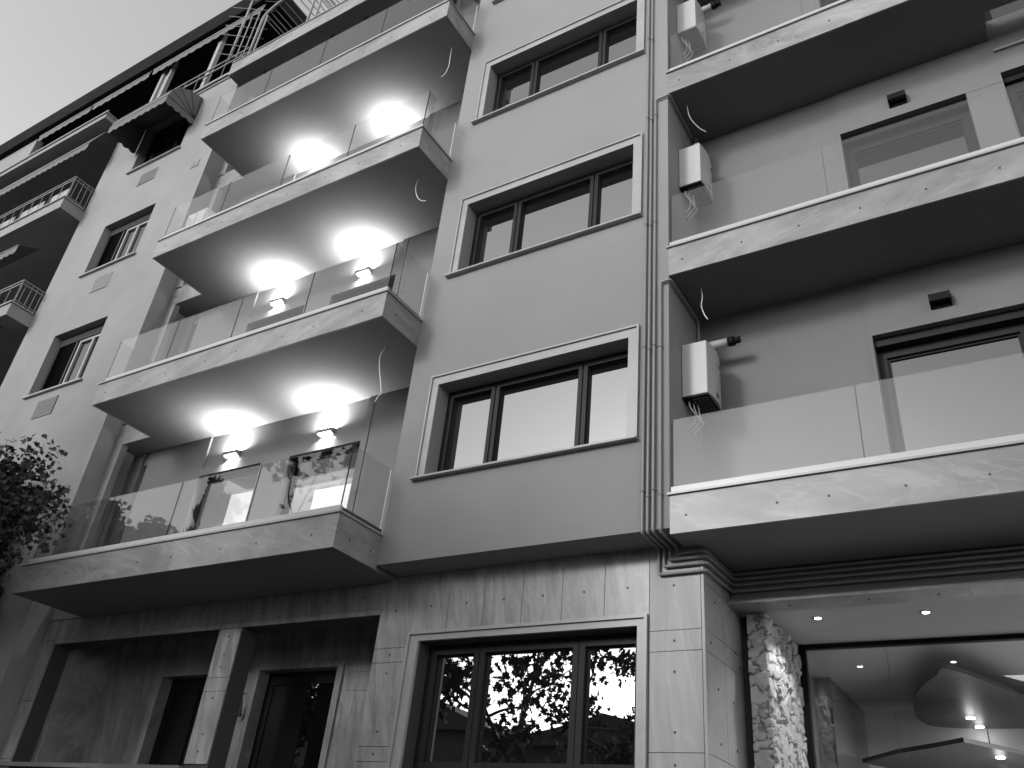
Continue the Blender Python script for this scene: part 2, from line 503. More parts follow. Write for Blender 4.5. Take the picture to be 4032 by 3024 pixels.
def left_balcony(k):
    zb = 4.715 if k == 0 else 4.736 + k * H
    zt = 5.12 if k == 0 else 5.128 + k * H
    xl = -12.585 if k == 0 else XBL
    slab = MB()
    slab.prism_xy([(xl + 0.02, YP + 0.03), (XL - 0.04, YP + 0.03), (XL - 0.04, YW + 0.03), (XN + 0.001, YW + 0.03), (XN + 0.001, 7.53), (xl + 0.02, 7.53)], zb + (0.002 if k else 0.0), zt - 0.01)
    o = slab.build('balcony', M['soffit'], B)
    c = MB()
    # marble facing in pieces with hairline joints
    cuts = [xl, -11.9, -10.45, -9.05, -7.6, XL] if k % 2 == 0 else [xl, -11.2, -9.75, -8.15, -7.2, XL]
    for a, b in zip(cuts[:-1], cuts[1:]):
        c.box(a + 0.0004, b - 0.0004, YP, YP + 0.028, zb - 0.004, zt - 0.001)
    c.box(XL - 0.028, XL, YP + 0.029, YB - 0.002, zb - 0.004, zt - 0.001)
    c.box(xl, xl + 0.018, YP + 0.029, 7.50, zb - 0.004, zt - 0.001)
    c.box(XN + 0.004, xl + 0.01, 7.502, 7.529, zb - 0.004, zt + 0.05)
    xs = [xl + 0.28, -11.35, -10.72, -9.83, -9.19, -8.29, -7.65, -6.80]
    studs(c, [(x + random.uniform(-.03, .03), YP, zb + 0.18) for x in xs], YP)
    studs(c, [(XL, 6.58, zb + 0.17), (XL, 6.95, zb + 0.17)], 0, 'x')
    studs(c, [(-13.28, 7.5, zb + 0.17)], 0)
    c.build('marble_fascia', [M['stone'] if k % 2 else M['stone2'], M['stud']], o)
    cp = MB()
    cp.prism_xy([(xl - 0.02, YP - 0.022), (XL + 0.022, YP - 0.022), (XL + 0.022, YB - 0.002), (XL - 0.16, YB - 0.002), (XL - 0.16, YP + 0.2), (xl - 0.02, YP + 0.2)], zt, zt + 0.024)
    cp.build('coping', M['trim'], o)
    kb = MB()
    kb.box(xl + 0.1, XL - 0.02, YP + 0.006, YP + 0.05, zt + 0.025, zt + 0.095)
    kb.build('glass_channel', M['white'], o)
    MB().box(XL - 0.065, XL - 0.022, YP + 0.052, YB - 0.003, zt + 0.025, zt + 0.085).build('side_channel', M['alu2'], o)
    g0, g1 = zt + 0.096, zt + 0.868
    js = [-12.43, -10.93, -9.465, -7.985, XL - 0.033]
    for a, b in zip(js[:-1], js[1:]):
        p = MB()
        p.box(a + 0.004, b - 0.004, YP + 0.022, YP + 0.034, g0, g1)
        q_ = p.build('glass_panel', [M['glass'], M['edge']], o)
        # polished vertical edges read as thin dark lines
        for fi in (4, 5): q_.data.polygons[fi].material_index = 1
    p = MB(); p.box(XL - 0.042, XL - 0.030, YP + 0.036, YB - 0.02, g0, g1)
    q_ = p.build('glass_panel', [M['glass'], M['edge_w'], M['edge']], o)
    q_.data.polygons[3].material_index = 1; q_.data.polygons[2].material_index = 2
    p = MB(); p.box(-12.444, -12.432, YP + 0.036, 7.49, g0, g1)
    p.build('glass_panel', [M['glass'], M['edge_w']], o)
    return o
for k in range(4):
    left_balcony(k)

# roof terrace slab over the left recess, with small unlit soffit fittings
m = MB(); m.box(XN + 0.001, XL, 6.88, 8.2, 17.102, 17.5)
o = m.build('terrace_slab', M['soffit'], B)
c = MB()
for a, b in ((XN, -11.9), (-11.9, -10.4), (-10.4, -8.9), (-8.9, -7.4), (-7.4, XL)):
    c.box(a + 0.0012, b - 0.0012, 6.85, 6.878, 17.098, 17.505)
studs(c, [(x, 6.85, 17.3) for x in (-13.1, -12.3, -11.5, -10.7, -9.9, -9.1, -8.3, -7.5)], 0)
c.build('marble_fascia', [M['stone'], M['stud']], o)
MB().box(XN, XL, 6.83, 7.1, 17.507, 17.53).build('coping', M['trim'], o)
for x in (-12.55, -11.5, -10.53, -9.6, -8.5):
    MB().tube([(x, 7.22, 17.085), (x, 7.22, 17.1015)], 0.075, 16).build('soffit_fitting', M['stud'], o)

def right_balcony(k):
    zb = 4.711 if k == 0 else 4.745 + k * H
    zt = 5.105 if k == 0 else 5.142 + k * H
    X1 = 3.2
    slab = MB()
    if k < 2:
        slab.prism_xy([(XR + 0.001, YB + 0.03), (X1, YB + 0.03), (X1, 8.28), (XR + 0.001, 8.28)], zb + 0.002, zt - 0.01)
    else:
        slab.prism_xy([(XR + 0.001, YB + 0.03), (X1, YB + 0.03), (X1, 7.665), (0.84, 7.665), (0.84, 8.09), (XR + 0.001, 8.09)], zb + 0.002, zt - 0.01)
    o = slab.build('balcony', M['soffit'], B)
    c = MB()
    cuts = [XR, -1.67, -0.36, 1.1, X1] if k % 2 == 0 else [XR, -2.2, -0.9, 0.5, X1]
    for a, b in zip(cuts[:-1], cuts[1:]):
        c.box(a + 0.0004, b - 0.0004, YB, YB + 0.028, zb - 0.004, zt - 0.001)
    studs(c, [(x, YB, zb + (0.18 if k else 0.17)) for x in (-2.69, -2.0 if k else -1.83, -1.38, -0.755, -0.13, 0.52, 1.2, 1.9)], 0)
    c.build('marble_fascia', [M['stone'] if k % 2 else M['stone2'], M['stud']], o)
    MB().box(XR - 0.02, X1, YB - 0.025, YB + 0.25, zt, zt + 0.022).build('coping', M['trim'], o)
    MB().box(XR + 0.012, X1, YB + 0.004, YB + 0.045, zt + 0.023, zt + 0.09).build('glass_channel', M['white'], o)
    g0, g1 = zt + 0.091, zt + 0.865
    for a, b in ((XR + 0.015, -1.054), (-1.054, 0.75), (0.75, 2.5)):
        p = MB(); p.box(a + 0.004, b - 0.004, YB + 0.044, YB + 0.056, g0, g1)
        q_ = p.build('glass_panel', [M['glass'], M['edge']], o)
        for fi in (4, 5): q_.data.polygons[fi].material_index = 1
for k in range(4):
    right_balcony(k)

# ---- right recess back wall, with raised frames round the openings
YR = 8.10
holes = []
for k in range(4):
    holes += [(-0.95, 0.47, 5.1 + k * H, 7.10 + k * H)]
    holes += [(0.86, 2.2, 5.1 + k * H, 7.24 + k * H)]
m = MB()
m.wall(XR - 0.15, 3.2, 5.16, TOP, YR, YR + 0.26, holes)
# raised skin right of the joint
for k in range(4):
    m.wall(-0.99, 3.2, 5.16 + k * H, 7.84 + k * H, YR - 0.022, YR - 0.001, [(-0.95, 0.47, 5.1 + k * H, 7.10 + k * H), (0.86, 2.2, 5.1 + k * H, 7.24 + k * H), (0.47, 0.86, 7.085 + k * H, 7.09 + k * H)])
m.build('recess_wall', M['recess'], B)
m = MB(); m.box(0.86, 3.2, YR - 0.06, YR - 0.024, 10.69, 10.72)
m.build('wall_moulding', M['trim'], B)
for k in range(4):
    for a, b, zt in ((-0.95, 0.47, 7.10), (0.86, 2.2, 7.24)):
        z0, z1 = 5.14 + k * H, zt + k * H
        f = MB(); y = YR + 0.16
        f.box(a, b, YR + 0.06, y + 0.07, z1 - 0.10, z1 - 0.001)
        f.wall(a, b, z0, z1 - 0.10, y, y + 0.07, [(a + 0.09, b - 0.09, z0 + 0.06, z1 - 0.20)])
        f.wall(a + 0.09, b - 0.09, z0 + 0.06, z1 - 0.20, y + 0.03, y + 0.07, [(a + 0.115, b - 0.115, z0 + 0.08, z1 - 0.225)])
        o = f.build('door', M['alu'], B)
        MB().box(a + 0.1, b - 0.1, y + 0.05, y + 0.06, z0 + 0.07, z1 - 0.21).build('pane', M['pane_d'], o)

# ---- ground floor: cladding panels on a dark joint bed
FX0, FX1 = -13.06, -6.62      # loggia opening
WX0, WX1, WZ0, WZ1 = -5.986, -3.35, 2.62, 3.985
m = MB()
m.wall(XN + 0.003, -2.70, 0.0, 4.70, YG + 0.022, YG + 0.29, [(FX0, -9.35, 2.66, 4.33), (-8.93, FX1, 2.66, 4.33), (-8.93, FX1, 0.2, 2.67), (WX0, WX1, WZ0, WZ1)])
m.box(-2.70, -2.70 - 0.3, YG + 0.29, 8.62, 0, 4.70)
m.build('ground_floor_wall', M['grout'], B)
P = MB()
def panel(x0, x1, z0, z1, dot=None, mi=0, gap=0.003):
    P.box(x0 + gap, x1 - gap, YG, YG + 0.02, z0 + gap, z1 - gap, mi)
    if dot:
        P.disc((dot[0], YG, dot[1]), 0.012, 'y', 0.006, 8, 1)
rows = [-6.14, -5.65, -5.173, -4.686, -4.204, -3.719, -3.235]
for a, b in zip(rows[:-1], rows[1:]):
    panel(a, b, 4.09, 4.768, ((a + b) / 2 + 0.01, 4.375))
panel(-6.62, -6.14, 3.93, 4.768, (-6.383, 4.355))
for z0, z1, dz in ((3.77, 3.93, (3.856,)), (2.89, 3.77, (3.65, 3.04)), (2.74, 2.89, (2.816,)), (1.86, 2.74, (2.6,)), (0.9, 1.86, ())):
    panel(-6.62, -6.135, z0, z1)
    for d in dz: P.disc((-6.378, YG, d), 0.012, 'y', 0.006, 8, 1)
P.build('marble_cladding', [M['clad'], M['stud']], B)
P = MB()
for z0, z1, dz in ((3.925, 4.768, (4.357,)), (3.73, 3.925, (3.825,)), (2.852, 3.73, (3.542, 3.02)), (2.0, 2.852, (2.75,)), (1.0, 2.0, ())):
    panel(-3.235, -2.712, z0, z1)
    for d in dz: P.disc((-2.98, YG, d), 0.012, 'y', 0.006, 8, 1)
P.box(-2.708, -2.68, YG - 0.004, YG + 0.03, 0.5, 4.768)          # corner bead
for z0, z1, dz in ((3.925, 4.37, ((7.80, 4.25), (8.38, 3.92))), (3.73, 3.925, ((7.66, 3.83), (8.5, 3.8))), (2.852, 3.73, ((7.83, 3.45), (8.25, 3.42), (7.85, 2.98), (8.3, 3.0))), (2.0, 2.852, ((7.7, 2.75),)), (1.0, 2.0, ())):
    for a, b in ((YG + 0.033, 8.05), (8.05, 8.60)):
        P.box(-2.699, -2.68, a + 0.003, b - 0.003, z0 + 0.003, z1 - 0.003)
    for y, d in dz: P.disc((-2.68, y, d), 0.012, 'x', 0.006, 8, 1)
P.box(-2.699, -2.68, YG + 0.033, 8.27, 4.373, 4.768)
P.build('pillar_cladding', [M['smooth'], M['stud']], B)
P = MB()
xs = [FX0 - 0.37, -12.6, -12.0, -11.4, -10.8, -10.2, -9.6, -9.0, -8.4, -7.8, -7.2, FX1]
for a, b in zip(xs[:-1], xs[1:]):
    panel(a, b, 4.40, 4.71, ((a + b) / 2, 4.56))
P.box(FX0, FX1 - 0.003, YG - 0.006, YG + 0.02, 4.345, 4.398)
P.box(FX0, FX1 - 0.003, YG - 0.012, YG + 0.02, 4.33, 4.343)
panel(XN + 0.005, FX0, 3.5, 4.40); panel(XN + 0.005, FX0, 2.70, 3.5); panel(XN + 0.005, FX0, 1.8, 2.70)
for z0, z1 in ((3.7, 4.328), (3.53, 3.7), (2.68, 3.53)):
    panel(-9.35, -8.93, z0, z1)
for z in (4.22, 3.99, 3.83, 3.45, 3.02, 2.82): P.disc((-9.14, YG, z), 0.012, 'y', 0.006, 8, 1)
P.build('loggia_cladding', [M['clad'], M['stud']], B)
m = MB()
m.box(XN + 0.01, -9.36, YG - 0.05, YG + 0.32, 2.60, 2.655)
m.build('parapet_ledge', M['recess'], B)
# loggia inside
m = MB()
YD = 8.5
m.wall(XN + 0.003, -5.9, 0.0, 4.70, YD, YD + 0.2, [(-11.53, -10.3, 0.1, 4.02), (-9.47, -8.03, 0.1, 4.035)])
m.box(XN + 0.003, FX1, YG + 0.295, YD - 0.001, 4.58, 4.70)
m.box(XN + 0.003, -12.95, YG + 0.295, YD - 0.001, 0, 4.57)
m.box(-6.78, -5.99, YG + 0.295, YD - 0.001, 0, 4.57)
m.build('loggia_wall', M['clad'], B)
m = MB()
m.box(-13.06, -12.93, YG + 0.291, YG + 0.32, 0.2, 4.33)
for x0, x1, zt in ((-11.53, -10.3, 4.02), (-9.47, -8.03, 4.035)):
    m.wall(x0 - 0.10, x1 + 0.10, 0.1, zt + 0.07, YD - 0.035, YD - 0.001, [(x0, x1, 0.05, zt)])
m.build('door_surrounds', M['clad'], B)
m = MB()
for x in (-7.87,):
    for z0, z1 in ((3.95, 4.3), (3.72, 3.945), (2.6, 3.715), (2.0, 2.595)):
        m.box(x + 0.03, -6.785, YD - 0.03, YD - 0.002, z0, z1)
for z in (4.05, 3.0, 3.5): m.disc((-7.3, YD - 0.03, z), 0.012, 'y', 0.006, 8, 1)
m.build('wall_panels', [M['clad'], M['stud']], B)
for x0, x1, zt in ((-11.53, -10.3, 4.02), (-9.47, -8.03, 4.035)):
    f = MB(); y = YD + 0.16
    f.wall(x0, x1, 0.2, zt, y, y + 0.06, [(x0 + 0.13, (x0 + x1) / 2 - 0.05, 0.4, zt - 0.16), ((x0 + x1) / 2 + 0.05, x1 - 0.13, 0.4, zt - 0.16)])
    o = f.build('entrance_door', M['black'], B)
    MB().box(x0 + 0.13, (x0 + x1) / 2 - 0.05, y + 0.02, y + 0.03, 0.4, zt - 0.16).build('pane', M['black'] , o)
    MB().box((x0 + x1) / 2 + 0.05, x1 - 0.13, y + 0.02, y + 0.03, 0.4, zt - 0.16).build('pane', M['pane_gf'] if x0 > -10 else M['black'], o)
# street window
f = MB(); y = 7.70
f.wall(WX0, WX1, WZ0, WZ1, y + 0.02, y + 0.12, [(WX0 + 0.09, WX1 - 0.05, WZ0 + 0.08, WZ1 - 0.06)])
ws = [(WX0 + 0.06, -5.285), (-5.275, -4.08), (-4.07, WX1 - 0.04)]
for a, b in ws:
    f.wall(a, b, WZ0 + 0.06, WZ1 - 0.05, y, y + 0.09, [(a + 0.065, b - 0.065, WZ0 + 0.15, WZ1 - 0.11)])
    f.wall(a + 0.065, b - 0.065, WZ0 + 0.15, WZ1 - 0.11, y + 0.05, y + 0.09, [(a + 0.08, b - 0.08, WZ0 + 0.165, WZ1 - 0.125)])
o = f.build('window', M['alu'], B)
for a, b in ws:
    MB().box(a + 0.07, b - 0.07, y + 0.07, y + 0.08, WZ0 + 0.155, WZ1 - 0.115).build('pane', M['pane_gf'], o)
s = MB()
X0, X1, Z1 = -6.131, -3.24, 4.085
s.wall(X0, X1, WZ0 - 0.3, Z1, YG - 0.02, YG + 0.02, [(WX0, WX1, WZ0 - 0.31, WZ1)])
s.wall(X0, X1, WZ0 - 0.3, Z1 + 0.004, YG - 0.045, YG - 0.021, [(X0 + 0.03, X1 - 0.03, WZ0 - 0.31, Z1 - 0.03)])
s.box(WX0 - 0.001, WX0 - 0.02, YG + 0.021, y + 0.02, WZ0, WZ1)
s.build('window_surround', M['trim'], o)
MB().box(WX0, WX1, YG - 0.06, y + 0.02, WZ0 - 0.04, WZ0 - 0.002).build('sill', M['trim'], o)

# ---- shop front on the right
m = MB()
m.box(-2.679, 3.2, 8.285, 8.5, 4.372, 5.0)
m.box(-2.679, 3.2, 8.19, 8.284, 4.372, 4.40)
m.build('shop_beam', M['soffit'], B)
m = MB()
for a, b in ((-2.679, -0.50), (-0.50, 1.4), (1.4, 3.2)):
    m.box(a + 0.0012, b - 0.0012, 8.16, 8.50, 4.345, 4.371)
for x in (-2.1, -1.36, -0.764, 0.0): m.disc((x, 8.325, 4.345), 0.011, 'z', 0.005, 8, 1)
m.build('marble_lintel', [M['stone'], M['stud']], B)
m = MB(); m.box(-2.69, 3.2, 8.502, 9.72, 4.349, 4.55)
m.build('shop_soffit', M['inside'], B)
# shop interior room
m = MB()
IX0, IX1, IY0, IY1, IZ1 = -2.62, 3.2, 9.83, 13.2, 4.365
m.quad([(IX0, IY0, IZ1), (IX0, IY1, IZ1), (IX1, IY1, IZ1), (IX1, IY0, IZ1)])
m.build('shop_ceiling', M['shop_ceiling'], B)
m = MB()
m.quad([(IX0, IY1, 0), (IX1, IY1, 0), (IX1, IY1, IZ1), (IX0, IY1, IZ1)])
m.quad([(IX1, IY1, 0), (IX1, IY0, 0), (IX1, IY0, IZ1), (IX1, IY1, IZ1)])
m.quad([(IX0, IY0, 0.1), (IX1, IY0, 0.1), (IX1, IY1, 0.1), (IX0, IY1, 0.1)])
m.build('shop_back_wall', M['shop_wall'], B)
m = MB()
m.quad([(IX0, IY0, 0), (IX0, 11.6, 0), (IX0, 11.6, IZ1), (IX0, IY0, IZ1)])
m.box(IX0, IX0 + 0.2, 11.25, 13.19, 0, IZ1 - 0.002)
m.build('shop_side_wall', M['inside_d'], B)
# shop window frame and glass
f = MB()
f.box(-2.40, 3.2, 9.72, 9.80, 4.30, 4.364)
f.box(-2.40, -2.325, 9.72, 9.80, 0.2, 4.299)
o = f.build('shop_window', M['black'], B)
for a, b in ((-2.325, -1.49), (-1.486, -0.392), (-0.388, 0.75), (0.754, 1.9)):
    p = MB(); p.box(a, b, 9.755, 9.767, 0.25, 4.299)
    q_ = p.build('pane', [M['shop_glass'], M['edge']], o)
    for fi in (4, 5): q_.data.polygons[fi].material_index = 1

# rubble stone wall beside the shop window: displaced irregular stones
def rubble():
    rng = np.random.default_rng(3)
    mb = MB()
    z0, z1 = 1.6, 4.343
    # unfolded strip: u along front face (x) then along side face (y)
    uf, us = 0.18, 1.25
    du = 0.0125
    us_ = np.arange(0, uf + us + du / 2, du)
    zs_ = np.arange(z0, z1, du); zs_ = np.append(zs_, z1)
    nseed = 190
    seeds = np.column_stack([rng.uniform(-0.1, uf + us + 0.1, nseed), rng.uniform(z0 - .1, z1 + .1, nseed)])
    hh = rng.uniform(0.0, 0.03, nseed)
    tilt = rng.normal(0, 0.09, (nseed, 2))
    U, Z = np.meshgrid(us_, zs_, indexing='ij')
    wob = 0.012 * np.sin(U * 61 + Z * 23) + 0.012 * np.sin(Z * 71 - U * 17)
    d = np.sqrt(((U + wob)[..., None] - seeds[:, 0]) ** 2 + (((Z + wob)[..., None] - seeds[:, 1]) * 1.35) ** 2)
    idx = np.argsort(d, axis=2)[..., :2]
    d1 = np.take_along_axis(d, idx[..., :1], 2)[..., 0]; d2 = np.take_along_axis(d, idx[..., 1:2], 2)[..., 0]
    e = np.clip((d2 - d1) / 0.035, 0, 1); e = e * e * (3 - 2 * e)
    i0 = idx[..., 0]
    hgt = hh[i0] + (U - seeds[i0, 0]) * tilt[i0, 0] + (Z - seeds[i0, 1]) * tilt[i0, 1]
    hgt = hgt * e - 0.022 * (1 - e) + rng.normal(0, 0.0009, U.shape)
    n1, n2 = U.shape
    base = 0
    for i in range(n1):
        for j in range(n2):
            u = us_[i]; h_ = hgt[i, j]
            if u <= uf:
                x, y = -2.58 + u, 8.49 - h_
                if uf - u < 0.03: x += max(0, h_) * 0.7
            else:
                x, y = -2.40 + h_, 8.49 + (u - uf)
                if u - uf < 0.03: y -= max(0, h_) * 0.3
            mb.v.append((x, y, zs_[j]))
    for i in range(n1 - 1):
        for j in range(n2 - 1):
            a = i * n2 + j
            mb.f.append((a, a + n2, a + n2 + 1, a + 1)); mb.m.append(1 if e[i, j] < 0.22 else 0); mb.sm.append(True)
    mb.box(-2.575, -2.45, 8.54, 9.74, 0, z1)
    return mb
rubble().build('rubble_wall', [M['rubble'], M['mortar']], B)
MB().box(-2.70, -2.59, 8.605, 9.7, 0, 4.345).build('wall_gap', M['grout'], B)

# ------------------------------------------------------------------ downlights, pendant
for i, (x, y, lab) in enumerate(((-1.954, 8.80, 'round recessed downlight in the shop soffit nearest the rubble stone wall'),
                                 (-0.954, 8.843, 'round recessed downlight in the shop soffit farther right from the stone wall'))):
    t = thing('downlight', lab, 'downlight', (x, y, 4.349), 'recessed downlights over the shop window')
    r = MB(); r.tube([(x, y, 4.344), (x, y, 4.3485)], 0.052, 20)
    r.build('trim_ring', M['alu2'], t)
    r = MB(); r.tube([(x + 0.006, y - 0.004, 4.3415), (x + 0.006, y - 0.004, 4.3435)], 0.033, 20)
    r.build('lamp', M['glow2'], t)
    l = bpy.data.lights.new('downlight_beam', 'SPOT'); l.energy = 14 if i == 0 else 8; l.spot_size = R_(125); l.spot_blend = 0.35; l.shadow_soft_size = 0.03
    lo = bpy.data.objects.new('downlight_beam', l); C.objects.link(lo); lo.parent = t; lo.location = (0, 0, -0.02)
# petal-shaped ceiling canopies hung in the shop
def canopy(poly, z, hx, hy, lab, spots):
    t = thing('pendant_canopy', lab, 'lamp', (hx, hy, z + 0.05), 'petal canopies hung in the shop')
    m = MB(); m.prism_xy(poly, z, z + 0.05)
    m.build('canopy', M['canopy'], t)
    for x, y in spots:
        MB().tube([(x, y, z - 0.012), (x, y, z - 0.001)], 0.05, 16).build('spotlight', M['glow2'], t)
        l = bpy.data.lights.new('spot_halo', 'POINT'); l.energy = 0.5; l.shadow_soft_size = 0.05
        lo = bpy.data.objects.new('spot_halo', l); C.objects.link(lo); lo.parent = t; lo.location = (x - hx, y - hy, -0.17)
    MB().tube([(hx, 12.95, z + 0.05), (hx, 12.95, 4.362)], 0.008, 8).build('hanger', M['alu2'], t)
    return t
def ring(pts):
    out = []; n = len(pts)
    for i in range(n):
        a, b, c, d = (Vector((*pts[(i + k - 1) % n], 0)) for k in range(4))
        for q_ in range(4):
            t = q_ / 4
            v = 0.5 * ((2 * b) + (c - a) * t + (2 * a - 5 * b + 4 * c - d) * t * t + (3 * b - a - 3 * c + d) * t ** 3)
            out.append((v.x, v.y))
    return out
c1 = [(-0.95, 9.99), (-0.53, 10.9), (-0.37, 11.44), (0.05, 12.4), (0.1, 13.0), (-0.5, 13.08), (-1.2, 13.05), (-1.55, 12.85), (-1.63, 12.4), (-1.60, 12.0), (-1.51, 11.43), (-1.42, 11.04), (-1.26, 10.59), (-1.09, 10.24)]
pen = canopy(ring(c1), 4.10, -0.7, 11.6, 'large dark petal-shaped canopy hanging high behind the shop glass', [(-1.02, 12.4), (-0.98, 12.95)])
c2 = [(-2.38, 12.5), (-1.82, 11.8), (-1.34, 11.39), (-1.02, 11.08), (-0.85, 11.34), (-0.49, 11.84), (0.2, 12.6), (0.0, 12.95), (-1.4, 13.0), (-2.1, 12.95)]
canopy(c2, 3.58, -0.9, 12.2, 'lower dark petal-shaped canopy at the bottom edge of the shop window', [(-0.75, 12.0)])
l = bpy.data.lights.new('shop_light', 'AREA'); l.energy = 105; l.size = 0.8
lo = bpy.data.objects.new('shop_light', l); C.objects.link(lo); lo.parent = pen; lo.location = (2.0, -0.3, -0.2)

# ------------------------------------------------------------------ wall lamps
def wall_lamp(x0, x1, y, z, lab, lit, group):
    cx = (x0 + x1) / 2
    t = thing('wall_lamp', lab, 'wall lamp', (cx, y, z), group)
    hw = (x1 - x0) / 2; dpt = 0.11; hh = 0.055 if lit else 0.085
    b = MB()
    # wedge-ended housing, open above and below
    for s_ in (-1, 1):
        xa = cx + s_ * hw; xb = cx + s_ * (hw - 0.02)
        x_lo, x_hi = min(xa, xb), max(xa, xb)
        b.prism_yz([(y - dpt, z - hh * 0.55), (y, z - hh), (y, z + hh), (y - dpt, z + hh * 0.55)], x_lo, x_hi)
    b.box(cx - hw + 0.021, cx + hw - 0.021, y - dpt, y - dpt + 0.012, z - hh * 0.5, z + hh * 0.5)
    b.box(cx - hw + 0.021, cx + hw - 0.021, y - 0.012, y - 0.001, z - hh, z + hh)
    b.build('housing', M['rail_grey'] if lit else M['black'], t)
    b = MB(); b.box(cx - hw + 0.022, cx + hw - 0.022, y - dpt + 0.014, y - 0.014, z - 0.012, z + 0.012)
    b.build('diffuser', M['glow'] if lit else M['alu2'], t)
    if lit:
        for up, e, spr in ((1, 23.0, 180), (-1, 6.0, 120)):
            l = bpy.data.lights.new('lamp_light', 'AREA'); l.shape = 'RECTANGLE'; l.size = (hw - 0.05) * 2; l.size_y = 0.06
            l.energy = e; l.spread = R_(spr)
            lo = bpy.data.objects.new('lamp_light', l); C.objects.link(lo); lo.parent = t
            lo.location = (0, -0.06, up * 0.03)
            lo.rotation_euler = (math.pi, 0, 0) if up > 0 else (0, 0, 0)
    return t
lvl = ['lowest', 'middle', 'topmost']
for k in range(3):
    for x0, x1, sd_ in ((-10.87, -10.54, 'left'), (-8.82, -8.51, 'right')):
        wall_lamp(x0, x1, YW + 0.034, 7.375 + k * H, 'lit up-and-down wall lamp, %s one of the pair on the %s lit balcony' % (sd_, lvl[k]), True, 'lit wall lamps on the left balconies')
for k in range(3):
    wall_lamp(-0.345, -0.14, YR - 0.022, 7.34 + k * H, 'unlit black box wall lamp above the balcony door, %s on the right side' % lvl[k], False, 'unlit wall lamps on the right balconies')

# ------------------------------------------------------------------ boilers
def boiler(k):
    z0, z1 = (6.40, 7.10) if k == 0 else (9.53 + (k - 1) * H, 10.22 + (k - 1) * H)
    y0, y1 = 7.46, 7.91
    names = ['lowest', 'middle', 'topmost']
    extra = ['with its flue pointing right', 'with its flue pointing up', 'partly cut by the picture edge']
    t = thing('wall_boiler', 'white wall-hung boiler %s, %s of the right balconies' % (extra[k], names[k]), 'boiler', (XR, 7.68, z0), 'white boilers on the right balconies')
    b = MB()
    prof = [(XR + 0.004, y0), (XR + 0.29, y0)]
    for i in range(1, 12):
        a = i / 12
        prof.append((XR + 0.29 + 0.03 * math.sin(math.pi * a), y0 + (y1 - y0) * a))
    prof += [(XR + 0.29, y1), (XR + 0.004, y1)]
    b.prism_xy(prof, z0 + 0.02, z1)
    b.build('casing', M['white'], t, bevel=0.008)
    b = MB(); b.box(XR + 0.005, XR + 0.285, y0 + 0.006, y1 - 0.006, z0, z0 + 0.019)
    for i in range(7):
        for j in range(4):
            b.box(XR + 0.10 + j * 0.045, XR + 0.135 + j * 0.045, y0 + 0.05 + i * 0.05, y0 + 0.07 + i * 0.05, z0 - 0.006, z0 - 0.0005, 1)
    b.build('base_grille', [M['black'], M['rail_grey']], t)
    b = MB(); b.box(XR + 0.316, XR + 0.324, y0 + 0.2, y0 + 0.26, z0 + 0.07, z0 + 0.12)
    b.box(XR + 0.31, XR + 0.319, y0 + 0.36, y0 + 0.38, z0 + 0.52, z0 + 0.56)
    b.build('control_panel', M['alu2'], t)
    fl = MB()
    if k == 1:
        fl.tube([(XR + 0.16, 7.72, z1), (XR + 0.16, 7.72, z1 + 0.30)], 0.05, 20)
        o = fl.build('flue', M['white'], t)
        MB().tube([(XR + 0.16, 7.72, z1 + 0.27), (XR + 0.16, 7.72, z1 + 0.40)], 0.058, 20).build('flue_cap', M['black'], o)
    else:
        fl.tube(bend([(XR + 0.10, 7.82, z1 - 0.02), (XR + 0.10, 7.82, z1 + 0.16), (XR + 0.44, 7.82, z1 + 0.16)], 0.06), 0.05, 20)
        o = fl.build('flue', M['white'], t)
        MB().tube([(XR + 0.43, 7.82, z1 + 0.16), (XR + 0.50, 7.82, z1 + 0.16)], 0.056, 20).tube([(XR + 0.50, 7.82, z1 + 0.16), (XR + 0.565, 7.82, z1 + 0.16)], 0.040, 20).build('flue_cap', M['black'], o)
    for i in range(3):
        h_ = MB()
        x, y = XR + 0.05 + i * 0.03, y0 + 0.08 + i * 0.05
        h_.tube(smooth_curve([(x, y, z0), (x + 0.01, y + 0.01, z0 - 0.07), (x + 0.05 - 0.015 * i, y + 0.04, z0 - 0.15 - 0.02 * i), (x + 0.03, y + 0.09, z0 - 0.20), (XR + 0.05, y + 0.10, z0 - 0.24 - 0.02 * i), (XR + 0.01, y + 0.11, z0 - 0.27 - 0.03 * i)]), 0.010, 8)
        h_.build('hose', M['white'], t)
    return t
for k in range(3):
    boiler(k)

# ------------------------------------------------------------------ gas pipes
def pipe(x, start, zt, zl, cx, cy, by, bz, lab, clips):
    pts = start + [(x, 7.07, zt)] + [(x, 7.07, 4.735), (x, 7.485, 4.735), (x, 7.485, zl), (cx, 7.485, zl), (cx, by, bz), (3.2, by, bz)]
    if not start: pts = [(x - 0.005, 7.07, 19.0)] + pts[1:]
    t = thing('gas_pipe', lab, 'pipe', (x, 7.07, 4.735), 'gas pipes down the bay and along the shop beam')
    m = MB(); m.tube(bend(pts, 0.035), 0.0155, 12)
    m.build('pipe_run', M['pipe'], t)
    for z in clips:
        c = MB(); c.tube([(x, 7.07, z - 0.007), (x, 7.07, z + 0.007)], 0.022, 12)
        c.box(x - 0.004, x + 0.004, 7.07, 7.098, z - 0.004, z + 0.004)
        c.tube([(x - 0.03, 7.085, z - 0.0), (x + 0.03, 7.085, z)], 0.004, 6)
        c.build('clip', M['pipe'], t)
side = lambda z: [(XR + 0.035, 7.95, z - 0.55), (XR + 0.035, 7.95, z), (XR + 0.035, 7.065, z)]
pipe(-3.125, [], 0, 4.465, -2.637, 7.485, 8.25, 4.50, 'leftmost of the four grey pipes running down the bay edge', (5.18, 6.905, 8.7, 10.58, 12.22))
